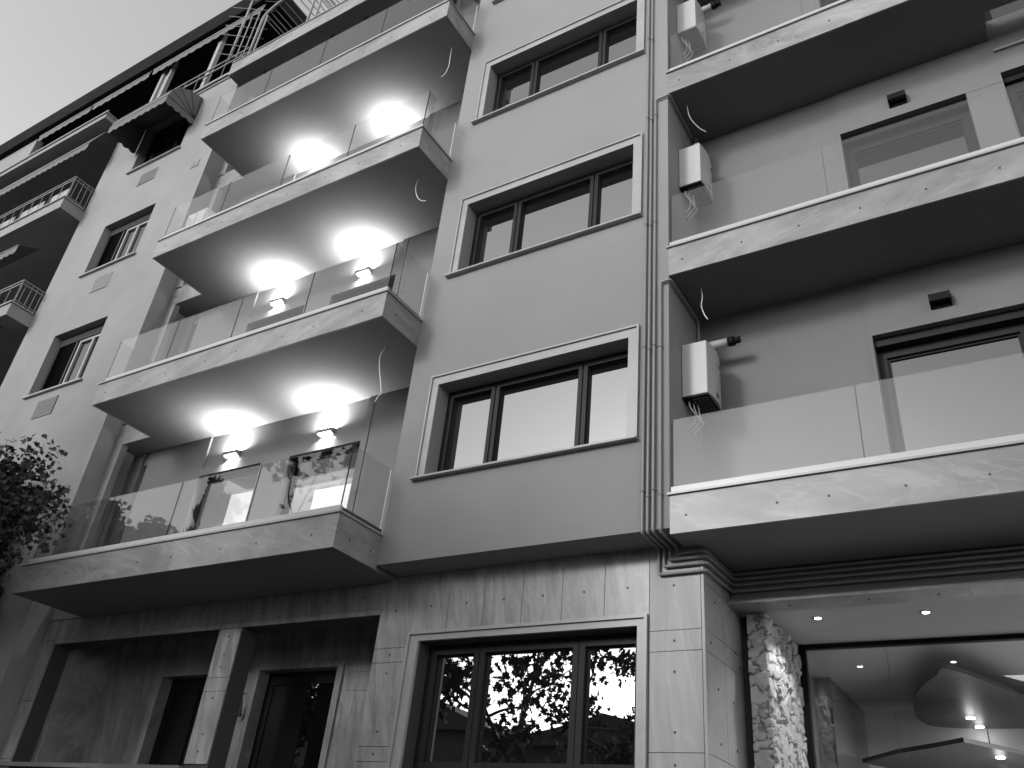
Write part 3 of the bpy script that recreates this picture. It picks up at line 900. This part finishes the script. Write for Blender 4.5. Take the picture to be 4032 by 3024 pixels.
pipe(-3.070, [], 0, 4.540, -2.630, 7.485, 8.25, 4.565, 'second from left of the grey pipes down the bay edge', (5.11, 6.86, 8.66, 10.51, 12.16))
pipe(-3.012, side(10.87), 10.87, 4.603, -2.622, 7.485, 8.25, 4.625, 'third grey pipe from the left, turning in under the upper right balcony', (5.18, 6.905, 8.7, 10.57))
pipe(-2.938, side(7.75), 7.75, 4.660, -2.640, 7.485, 8.25, 4.68, 'rightmost grey pipe, turning in under the lower right balcony', (5.12, 6.865))
# the side-wall conduit clamp on the beam

# ------------------------------------------------------------------ hanging wires
def wire(pts, lab, tip=True):
    m = MB(); m.tube(smooth_curve(pts), 0.0065, 8)
    t = tag(m.build('hanging_cable', M['cable']), lab, 'cable', 'loose cables hanging from the balcony soffits')
wire([(-6.831, 6.9, 7.836), (-6.832, 6.9, 7.76), (-6.87, 6.89, 7.66), (-6.85, 6.9, 7.486), (-6.78, 6.9, 7.25), (-6.73, 6.9, 7.06), (-6.77, 6.9, 7.0), (-6.80, 6.9, 6.93)], 'loose white cable hanging below the second left balcony from the bottom')
wire([(-6.853, 6.9, 10.936), (-6.875, 6.9, 10.84), (-6.86, 6.9, 10.70), (-6.79, 6.9, 10.53), (-6.70, 6.9, 10.43), (-6.617, 6.9, 10.392)], 'curled white cable hanging below the third left balcony from the bottom')
wire([(-6.715, 6.9, 14.036), (-6.71, 6.9, 13.8), (-6.70, 6.9, 13.54), (-6.75, 6.9, 13.36), (-6.83, 6.9, 13.33)], 'hooked white cable hanging below the topmost left balcony')
wire([(-2.60, 7.45, 7.84), (-2.585, 7.45, 7.70), (-2.60, 7.45, 7.58), (-2.575, 7.45, 7.46), (-2.53, 7.45, 7.36)], 'short white cable hanging over the lowest right boiler')
wire([(-2.70, 7.40, 10.94), (-2.68, 7.45, 10.75), (-2.60, 7.55, 10.62), (-2.52, 7.62, 10.56)], 'short white cable hanging over the middle right boiler')

# cabinet on the third balcony
t = thing('cabinet', 'small white cabinet behind the glass at the left end of a left balcony', 'cabinet', (-12.3, 6.95, 11.33))
MB().box(-12.62, -12.08, 6.78, 7.1, 11.34, 12.40).build('body', M['white'], t, bevel=0.01)
MB().box(-12.60, -12.36, 6.768, 6.778, 11.38, 12.36).box(-12.34, -12.10, 6.768, 6.778, 11.38, 12.36).build('door', M['white'], t)

# small lantern by the entrance
t = thing('wall_lantern', 'small bell-shaped lantern on the jamb between the two dark entrance doors', 'lantern', (-9.62, 8.42, 3.5))
m = MB(); m.tube([(-9.62, 8.40, 3.66), (-9.62, 8.40, 3.60), (-9.62, 8.40, 3.48), (-9.62, 8.40, 3.42)], 0.015, 12, r2=0.06)
m.build('shade', M['rail_grey'], t)
MB().tube(bend([(-9.62, 8.464, 3.72), (-9.62, 8.40, 3.72), (-9.62, 8.40, 3.64)], 0.03), 0.008, 8).build('bracket', M['rail_grey'], t)

# ------------------------------------------------------------------ the older neighbouring building
N = thing('neighbour_building', 'older pale plastered apartment building with shuttered windows and awnings', 'building', (-16, 7.5, 0))
NW = [(-16.63, -14.83, 9.36, 10.88), (-16.63, -14.83, 12.50, 13.97), (-16.63, -14.83, 15.68, 17.26)]
m = MB()
m.wall(-18.0, XN, 0, 17.72, YN, YN + 0.3, NW)
m.wall(YN + 0.3, 9.4, 0, 17.72, XN - 0.15, XN, [], ax='y')
m.wall(YN + 0.3, 9.6, 0, 17.72, -18.0, -17.85, [], ax='y')
m.build('front_wall', M['old'], N)
m = MB(); m.box(-17.98, XN - 0.001, YN - 0.05, YN + 0.25, 17.722, 17.80); m.box(-17.98, XN - 0.001, YN - 0.03, YN - 0.001, 17.60, 17.64)
m.build('cornice', M['old'], N)
for i, (a, b, z0, z1) in enumerate(NW):
    f = MB(); y = YN + 0.17
    f.wall(a, b, z0, z1, y, y + 0.06, [(a + 0.05, b - 0.05, z0 + 0.05, z1 - 0.05)])
    f.box(a + 0.05, b - 0.05, y - 0.02, y + 0.05, z1 - 0.22, z1 - 0.05)
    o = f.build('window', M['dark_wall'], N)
    for c0, c1 in (((a + 0.05, a + 0.62), (b - 0.25, b - 0.05)) if i == 1 else (((a + 0.05, a + 0.72),) if i == 0 else ((a + 0.05, a + 0.35), (b - 0.6, b - 0.3)))):
        s = MB()
        n_ = 34
        zz0, zz1 = z0 + 0.06, z1 - 0.23
        for q_ in range(n_):
            z = zz0 + (zz1 - zz0) * q_ / n_
            s.quad([(c0 + 0.03, y - 0.01, z), (c1 - 0.03, y - 0.01, z), (c1 - 0.03, y + 0.02, z + 0.022), (c0 + 0.03, y + 0.02, z + 0.022)])
        s.box(c0, c0 + 0.03, y - 0.015, y + 0.02, zz0, zz1); s.box(c1 - 0.03, c1, y - 0.015, y + 0.02, zz0, zz1)
        s.build('louvred_shutter', M['alu2'], o)
    if i != 2:
        s = MB()
        c0, c1 = (a + 0.72, b - 0.28) if i == 1 else (a + 0.80, b - 0.06)
        s.wall(c0, c1, z0 + 0.06, z1 - 0.24, y - 0.01, y + 0.03, [(c0 + 0.05, (c0 + c1) / 2 - 0.03, z0 + 0.1, z1 - 0.29), ((c0 + c1) / 2 + 0.03, c1 - 0.05, z0 + 0.1, z1 - 0.29)])
        s.build('sash', M['white_rail'], o)
    MB().box(a + 0.06, b - 0.06, y + 0.03, y + 0.04, z0 + 0.05, z1 - 0.05).build('pane', M['pane_d'], o)
    MB().box(a - 0.07, b + 0.07, YN - 0.06, YN + 0.16, z0 - 0.035, z0 - 0.001).build('sill', M['trim'], o)
for a, b, z0, z1, dk in ((-16.03, -15.38, 14.96, 15.33, 0), (-15.99, -15.38, 11.81, 12.22, 0), (-16.06, -15.39, 8.73, 9.14, 1)):
    v = MB(); n_ = 12
    v.box(a, b, YN - 0.01, YN - 0.002, z0, z1, 1)
    for q_ in range(n_):
        z = z0 + (z1 - z0) * (q_ + 0.15) / n_
        v.quad([(a + 0.02, YN - 0.018, z), (b - 0.02, YN - 0.018, z), (b - 0.02, YN - 0.011, z + (z1 - z0) / n_ * (0.6 if dk else 0.85)), (a + 0.02, YN - 0.011, z + (z1 - z0) / n_ * (0.6 if dk else 0.85))])
    v.build('vent_grille', [M['vent'], M['stud'] if dk else M['vent']], N)
MB().box(-13.99, -13.75, YN - 0.012, YN - 0.001, 14.63, 14.84).build('vent_cover', M['rail_grey'], N)
# recessed part with balconies further left
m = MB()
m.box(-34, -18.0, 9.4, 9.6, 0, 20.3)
m.build('recess_wall', M['dark_wall'], N)  # near-black base colour stands in for the shade of the deep recess
def nb_balcony(z0, z1, rail_top, rail=True):
    s = MB(); s.box(-30, -18.002, 6.60, 9.39, z0, z1)
    o = s.build('balcony', M['old'], N)
    MB().box(-30, -17.96, 6.56, 7.1, z1 + 0.001, z1 + 0.03).build('coping', M['trim'], o)
    if rail:
        r = MB()
        for z in (rail_top, rail_top - 0.09):
            r.box(-30, -18.0, 6.62, 6.65, z - 0.015, z + 0.015); r.box(-18.03, -18.0, 6.65, YN - 0.002, z - 0.015, z + 0.015)
        r.box(-30, -18.0, 6.625, 6.645, z1 + 0.09, z1 + 0.11); r.box(-18.025, -18.005, 6.65, YN - 0.002, z1 + 0.09, z1 + 0.11)
        for y in (6.64, 6.72, 6.86, 6.98, 7.10):
            r.box(-18.022, -18.008, y - 0.007, y + 0.007, z1 + 0.03, rail_top)
        x = -18.05
        while x > -26:
            r.box(x - 0.007, x + 0.007, 6.628, 6.642, z1 + 0.03, rail_top)
            x -= 0.42
        r.build('railing', M['rail_grey'], o)
    return o
o = nb_balcony(14.67, 14.98, 15.70)
MB().box(-18.9, -18.12, 6.67, 6.70, 15.02, 15.42).box(-20.2, -19.2, 6.67, 6.70, 15.02, 15.42).box(-23, -20.5, 6.67, 6.70, 15.02, 15.42).build('railing_panel', M['white_rail'], o)
o = nb_balcony(11.50, 11.82, 12.47)
o = nb_balcony(17.80, 17.95, 18.6, False)
MB().box(-30, -18.02, 6.6, 6.63, 18.05, 18.09).build('railing', M['white_rail'], o)
# penthouse under the eave
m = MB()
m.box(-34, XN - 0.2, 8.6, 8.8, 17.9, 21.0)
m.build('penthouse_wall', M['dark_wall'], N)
m = MB()
m.box(-34, -17.9, 7.6, 8.59, 17.96, 18.0)
m.wall(-34, -23.4, 18.0, 20.2, 7.15, 7.35, [])
m.build('penthouse_parapet', M['old'], N)
m = MB()
m.box(-17.47, -17.36, 7.2, 7.3, 17.9, 20.2); m.box(-17.12, -17.04, 7.2, 7.3, 17.9, 20.2)
m.box(-17.36, -17.12, 7.26, 7.29, 17.9, 20.2)
m.build('post', M['white_rail'], N)
MB().box(-15.20, -15.07, 7.2, 7.3, 17.9, 20.2).build('post', M['white_rail'], N)
m = MB()
for z in (18.48, 18.30): m.box(-17.9, XN, 7.12, 7.15, z - 0.018, z + 0.018)
x = -17.8
while x < XN:
    m.box(x, x + 0.014, 7.128, 7.142, 17.80, 18.46); x += 0.5
m.build('terrace_railing', M['rail_grey'], N)
m = MB()
m.box(-40, -13.3, 7.0, 9.6, 20.22, 20.86)
m.build('eave', M['roof'], N)

# ---- awnings
def scallop(mb, x0, x1, y, ztop, drop, n, mi=0, y2=None):
    y2 = y if y2 is None else y2
    st = 6
    for i in range(n):
        for j in range(st):
            a, b = (i + j / st) / n, (i + (j + 1) / st) / n
            f = lambda t: ztop - drop * (0.75 + 0.25 * abs(math.sin(math.pi * n * t)))
            xa, xb = x0 + (x1 - x0) * a, x0 + (x1 - x0) * b
            ya, yb = y + (y2 - y) * a, y + (y2 - y) * b
            mb.quad([(xa, ya, f(a)), (xb, yb, f(b)), (xb, yb, ztop), (xa, ya, ztop)], mi)
def dutch_awning():
    t = thing('window_awning', 'folding fan-sided canvas awning over the top window of the pale building', 'awning', (-15.8, YN, 16.57))
    x0, x1 = -16.80, -14.68
    py, pz, r = YN - 0.01, 16.57, 0.78
    angs = [0, 20, 42, 64, 86]      # from forward up to the wall
    P_ = [(py - r * math.cos(R_(a)), pz + r * 0.92 * math.sin(R_(a))) for a in angs]
    P_.append((YN - 0.001, P_[-1][1] + 0.01))
    c = MB()
    for (ya, za), (yb, zb_) in zip(P_[:-1], P_[1:]):
        c.quad([(x0, ya, za), (x1, ya, za), (x1, yb, zb_), (x0, yb, zb_)])
        c.quad([(x1, py, pz), (x1, yb, zb_), (x1, ya, za)])
        c.quad([(x0, py, pz), (x0, ya, za), (x0, yb, zb_)])
    c.build('canvas', M['canvas'], t)
    v = MB(); scallop(v, x0, x1, P_[0][0], pz, 0.24, 9)
    st = 4
    for i in range(5 * 6):
        a, b = i / 30, (i + 1) / 30
        f = lambda t_: pz - 0.24 * (0.75 + 0.25 * abs(math.sin(math.pi * st * t_))) * (1 - 0.2 * t_)
        ya, yb = P_[0][0] + (py - P_[0][0]) * a, P_[0][0] + (py - P_[0][0]) * b
        for xx in (x0, x1):
            v.quad([(xx, ya, f(a)), (xx, yb, f(b)), (xx, yb, pz), (xx, ya, pz)])
    v.build('valance', M['canvas'], t)
    h_ = MB()
    for y, z in P_:
        h_.tube([(x1 + 0.005, py, pz), (x1 + 0.005, y, z)], 0.010, 6)
        h_.tube([(x0, y, z), (x1, y, z)], 0.008, 6)
    h_.build('hoops', M['canvas_d'], t)
dutch_awning()
def drop_awning(x0, x1, top, bottom, n, lab):
    t = thing('balcony_awning', lab, 'awning', ((x0 + x1) / 2, 6.7, bottom[1]), 'scalloped canvas awnings of the pale building')
    c = MB(); c.quad([(x0, bottom[0], bottom[1]), (x1, bottom[0], bottom[1]), (x1, top[0], top[1]), (x0, top[0], top[1])])
    c.build('canvas', M['canvas'], t)
    v = MB(); scallop(v, x0, x1, bottom[0], bottom[1], 0.24, n); v.build('valance', M['canvas'], t)
    b = MB(); b.tube([(x0, bottom[0], bottom[1]), (x1, bottom[0], bottom[1])], 0.02, 8); b.build('front_bar', M['white_rail'], t)
    return t
drop_awning(-27, -18.02, (6.80, 17.50), (6.55, 16.84), 38, 'long scalloped canvas awning under the top balcony of the pale building')
drop_awning(-27, -19.25, (7.1, 14.2), (6.62, 13.95), 34, 'lower canvas awning with scalloped edge under the railed corner balcony')
drop_awning(-23.1, -20.5, (7.12, 20.2), (7.08, 20.05), 8, 'leftmost short valance awning tucked under the dark roof eave')
drop_awning(-20.42, -17.9, (7.12, 20.2), (7.08, 20.05), 8, 'middle short valance awning tucked under the dark roof eave')
drop_awning(-17.75, -13.5, (7.12, 20.2), (7.08, 20.05), 14, 'rightmost short valance awning tucked under the dark roof eave')

# ------------------------------------------------------------------ roof terrace pergola
G = thing('roof_pergola', 'white metal arched pergola with thin bars on the roof terrace', 'pergola', (-12.5, 7.2, 17.53))
def arch(y, xa, xb, zs_, rise, r):
    pts = [(xa, y, 17.53)] + [(xa + (xb - xa) * (1 - math.cos(math.pi * t / 16)) / 2, y, zs_ + rise * math.sin(math.pi * t / 16)) for t in range(17)] + [(xb, y, 17.53)]
    MB().tube(pts, r, 8).build('arch', M['white_rail'], G)
arch(7.0, -13.2, -11.35, 19.2, 0.42, 0.03)
arch(7.9, -13.2, -11.35, 19.2, 0.42, 0.03)
arch(7.0, -11.1, -9.3, 18.5, 0.5, 0.025)
arch(7.9, -11.1, -9.3, 18.5, 0.5, 0.025)
m = MB()
for i in range(1, 16):
    t_ = i / 16
    x = -13.2 + 1.85 * (1 - math.cos(math.pi * t_)) / 2; z = 19.2 + 0.42 * math.sin(math.pi * t_)
    m.tube([(x, 7.0, z), (x, 9.4, z)], 0.012, 6)
    x = -11.1 + 1.8 * (1 - math.cos(math.pi * t_)) / 2; z = 18.5 + 0.5 * math.sin(math.pi * t_)
    m.tube([(x, 7.0, z), (x, 9.4, z)], 0.010, 6)
m.build('purlins', M['rail_grey'], G)
m = MB()
m.tube([(-13.98, 7.0, 18.1), (-13.98, 7.0, 21.6)], 0.032, 8)
for x in (-13.70, -13.43):
    m.tube([(x, 7.0, 17.7), (x, 7.0, 19.6)], 0.014, 6)
m.tube([(-13.08, 7.02, 17.53), (-13.08, 7.02, 19.3)], 0.02, 6)
m.build('screen_post', M['white_rail'], G)
m = MB()
for i in range(9):
    z = 18.2 + i * 0.36
    m.tube([(-14.5, 6.85, z + 0.35), (-13.1, 7.15, z - 0.35)], 0.008, 5)
m.build('screen_wire', M['rail_grey'], G)
m = MB()
for i in range(26):
    x = -12.9 + i * 0.16
    m.tube([(x, 7.9, 17.6), (x, 7.9, 19.9)], 0.008, 5)
m.build('thin_bars', M['rail_grey'], G)
t = thing('roof_shed', 'pale little stair-head shed behind the pergola on the roof terrace', 'shed', (-12.3, 8.4, 17.5))
m = MB(); m.prism_yz([(8.2, 17.5), (9.4, 17.5), (9.4, 19.2), (8.2, 18.9)], -12.9, -11.9)
m.build('body', M['old'], t)
MB().box(-12.7, -12.35, 8.18, 8.199, 17.6, 18.7).build('door', M['rail_grey'], t)

# ------------------------------------------------------------------ trees
LEAF = [(0, 0), (0.22, 0.16), (0.50, 0.10), (0.38, 0.32), (0.55, 0.60), (0.26, 0.52), (0, 1.0), (-0.26, 0.52), (-0.55, 0.60), (-0.38, 0.32), (-0.50, 0.10), (-0.22, 0.16)]
def leaves(mb, rng, centers, radii, n, size, flat=0.8):
    centers = np.array(centers, float); radii = np.array(radii, float)
    pr = radii ** 2; pr /= pr.sum()
    lf = np.array(LEAF)
    lf = lf - [0, 0.4]
    for i in range(n):
        c = rng.choice(len(centers), p=pr)
        d = rng.normal(size=3); d /= np.linalg.norm(d)
        p = centers[c] + d * radii[c] * (rng.random() ** 0.45) * np.array([1, 1, flat])
        s = size * rng.uniform(0.6, 1.25)
        a = rng.normal(size=3); a /= np.linalg.norm(a)
        b = np.cross(a, rng.normal(size=3)); b /= np.linalg.norm(b)
        pts = p + (lf[:, :1] * a + lf[:, 1:] * b) * s
        k = len(mb.v)
        mb.v += [tuple(q_) for q_ in pts]
        mb.f.append(tuple(range(k, k + len(lf)))); mb.m.append(0); mb.sm.append(False)
def tree(seed, x, y, h, cz, cr, n, size, lab, lean=(0, 0), blobs=22, trunk_r=0.16, fork=0.45, name='street_tree', group='street trees', gap=1.0):
    """trunk, forking limbs grown inside an ellipsoid crown, leaves clumped round the twig ends"""
    rng = np.random.default_rng(seed)
    t = thing(name, lab, 'tree', (x, y, 0), group)
    wd = MB()
    fk = Vector((x + lean[0] * .5, y + lean[1] * .5, h * fork))
    wd.tube(smooth_curve([(x, y, 0), (x + lean[0] * .2, y + lean[1] * .2, h * fork * .5), fk], 6), trunk_r, 10, r2=trunk_r * 0.75)
    cen = Vector((x + lean[0], y + lean[1], cz)); ext = Vector((cr, cr, h - cz))
    ends = []
    def inside(p):
        d = p - cen
        return (d.x / ext.x) ** 2 + (d.y / ext.y) ** 2 + (d.z / ext.z) ** 2
    def limb(p, d, L, r, dep):
        bendv = Vector(rng.normal(0, 0.16, 3)) * L
        q_ = p + d * L
        k = 0
        while inside(q_) > 1.0 and k < 6:
            q_ = p.lerp(q_, 0.75); k += 1
        m_ = p.lerp(q_, 0.5) + bendv * 0.5
        wd.tube(smooth_curve([p, m_, q_], 4), r, 6, r2=r * 0.62)
        if dep >= 2: ends.append((m_, 0.6))
        if dep >= 4 or (q_ - p).length < 0.12:
            ends.append((q_, 1.0)); return
        for c_ in range(3 if (dep == 1 and rng.random() < .5) else 2):
            nd = (d + Vector(rng.normal(0, 0.55, 3)) + Vector((0, 0, 0.12)) + (q_ - cen).normalized() * 0.25).normalized()
            limb(q_, nd, L * rng.uniform(0.62, 0.85), r * 0.62, dep + 1)
    nl = max(3, blobs // 10)
    for i in range(nl):
        a = 2 * math.pi * (i + rng.uniform(-.2, .2)) / nl
        d = Vector((math.cos(a) * 0.75, math.sin(a) * 0.75, rng.uniform(0.55, 1.0))).normalized()
        limb(fk - Vector((0, 0, rng.uniform(0, 0.5))), d, (h - h * fork) * rng.uniform(0.30, 0.42), trunk_r * 0.5, 0)
    limb(fk, Vector((0.05, 0.05, 1)).normalized(), (h - h * fork) * 0.4, trunk_r * 0.6, 0)
    wd.build('trunk', M['bark'], t)
    lv = MB(); leaves(lv, rng, [tuple(e[0]) for e in ends], [cr * 0.15 * gap * e[1] * rng.uniform(.7, 1.4) for e in ends], n, size)
    lv.build('crown', M['leaf'], t)
    return t
# tree close to the left end of the facade, its crown seen directly
tree(5, -15.2, 5.0, 7.4, 6.0, 2.15, 34000, 0.095, 'dense dark street tree rising in front of the pale neighbouring building', lean=(0.6, 0.5), blobs=110, trunk_r=0.14, fork=0.6, gap=1.3)
# street trees behind the photographer, mirrored in the glass
tree(11, -9.7, -0.6, 8.8, 6.0, 3.1, 4200, 0.17, 'broad-leaved street tree with an open forked crown mirrored in the street window', lean=(0.2, 0), blobs=48, fork=0.45, trunk_r=0.11, gap=1.6)
tree(17, -14.6, 1.6, 7.6, 5.2, 2.4, 9000, 0.14, 'unseen leafy tree added by the kerb to shade the lower left facade', blobs=60, trunk_r=0.13, fork=0.4, gap=1.5)  # out of view, added to shade the loggia and neighbour's lower wall
tree(12, -17.8, -4.8, 13.6, 9.6, 3.4, 1700, 0.22, 'tall maple-leaved tree across the road mirrored in the lowest balcony glass', blobs=50)
tree(13, -25.5, -4.0, 11.2, 7.4, 3.2, 4200, 0.2, 'bushy tree across the road left of the cypress', blobs=26)
tree(14, -33.0, -3.0, 14.5, 8.5, 4.6, 5200, 0.24, 'largest bushy tree at the far left end of the road', blobs=34)
tree(15, -8.0, -6.5, 8.6, 5.6, 2.4, 7000, 0.15, 'smaller leafy tree across the road mirrored at the right of the street window', blobs=40, fork=0.3, gap=1.6)
# cypress
t = thing('cypress_tree', 'slim dark cypress across the road mirrored in the balcony glass', 'tree', (-22.5, -3.6, 0))
MB().tube([(-22.5, -3.6, 0), (-22.5, -3.6, 11.5)], 0.16, 8, r2=0.03).build('trunk', M['bark'], t)
rng = np.random.default_rng(21)
mb = MB()
for i in range(5200):
    z = 1.2 + 11.3 * rng.random() ** 0.8
    rr = (0.16 + 0.95 * (1 - (z - 1.2) / 11.4) ** 0.75) * (0.75 + 0.25 * math.sin(z * 5.1 + 1.3 * math.sin(z * 2.3)))
    a = rng.uniform(0, 2 * math.pi); q_ = rr * rng.random() ** 0.4
    p = np.array([-22.5 + math.cos(a) * q_, -3.6 + math.sin(a) * q_, z])
    d = np.array([math.cos(a) * 0.5, math.sin(a) * 0.5, 0.9]); d /= np.linalg.norm(d)
    sdv = np.cross(d, rng.normal(size=3)); sdv /= np.linalg.norm(sdv)
    L_ = rng.uniform(0.14, 0.34)
    mb.quad([p - sdv * 0.05, p + sdv * 0.05, p + d * L_ + sdv * 0.02, p + d * L_ - sdv * 0.02])
mb.build('crown', M['needle'], t)

# ------------------------------------------------------------------ houses across the street (seen mirrored)
def house(x0, x1, y0, y1, h, roof, lab):
    t = thing('house', lab, 'house', ((x0 + x1) / 2, (y0 + y1) / 2, 0), 'houses across the street')
    wins = []
    nx = max(2, int((x1 - x0) / 2.6))
    for fz in range(int(h // 3)):
        for i in range(nx):
            c = x0 + (x1 - x0) * (i + 0.5) / nx
            wins.append((c - 0.55, c + 0.55, 0.9 + fz * 3, 2.3 + fz * 3))
    m = MB(); m.wall(x0, x1, 0, h, y1 - 0.25, y1, wins)
    m.box(x0, x0 + 0.25, y0, y1 - 0.251, 0, h); m.box(x1 - 0.25, x1, y0, y1 - 0.251, 0, h); m.box(x0 + 0.251, x1 - 0.251, y0, y0 + 0.25, 0, h)
    m.build('wall', M['house'], t)
    for a, b, c, d in wins:
        MB().box(a, b, y1 - 0.2, y1 - 0.15, c, d).build('window', M['black'], t)
    r = MB(); xm = (x0 + x1) / 2
    n_ = len(r.v)
    e = 0.4
    pts = [(x0 - e, h), (x1 + e, h), (xm, h + roof)]
    i = len(r.v)
    r.v += [(x, y0 - e, z) for x, z in pts] + [(x, y1 + e, z) for x, z in pts]
    for f in ((0, 2, 1), (3, 4, 5), (0, 1, 4, 3), (1, 2, 5, 4), (2, 0, 3, 5)):
        r.f.append(f); r.m.append(0); r.sm.append(False)
    r.build('roof', M['tiles'], t)
house(-46, -34, -30, -19, 8.2, 2.2, 'low tiled house at the far left across the street')
house(-32, -22, -29, -18, 8.0, 2.0, 'tiled house across the street behind the cypress')
house(-20.5, -11, -28, -17, 7.2, 1.2, 'tiled house across the street mirrored under the forked tree')
house(-9.5, 0, -28, -17, 9.6, 1.8, 'tall tiled house across the street right of the middle one, heightened to block sky from the shop glass')  # made taller to keep bright sky out of the shop glass reflection
house(1.2, 12, -28, -17, 9.4, 1.6, 'tiled house across the street opposite the shop')
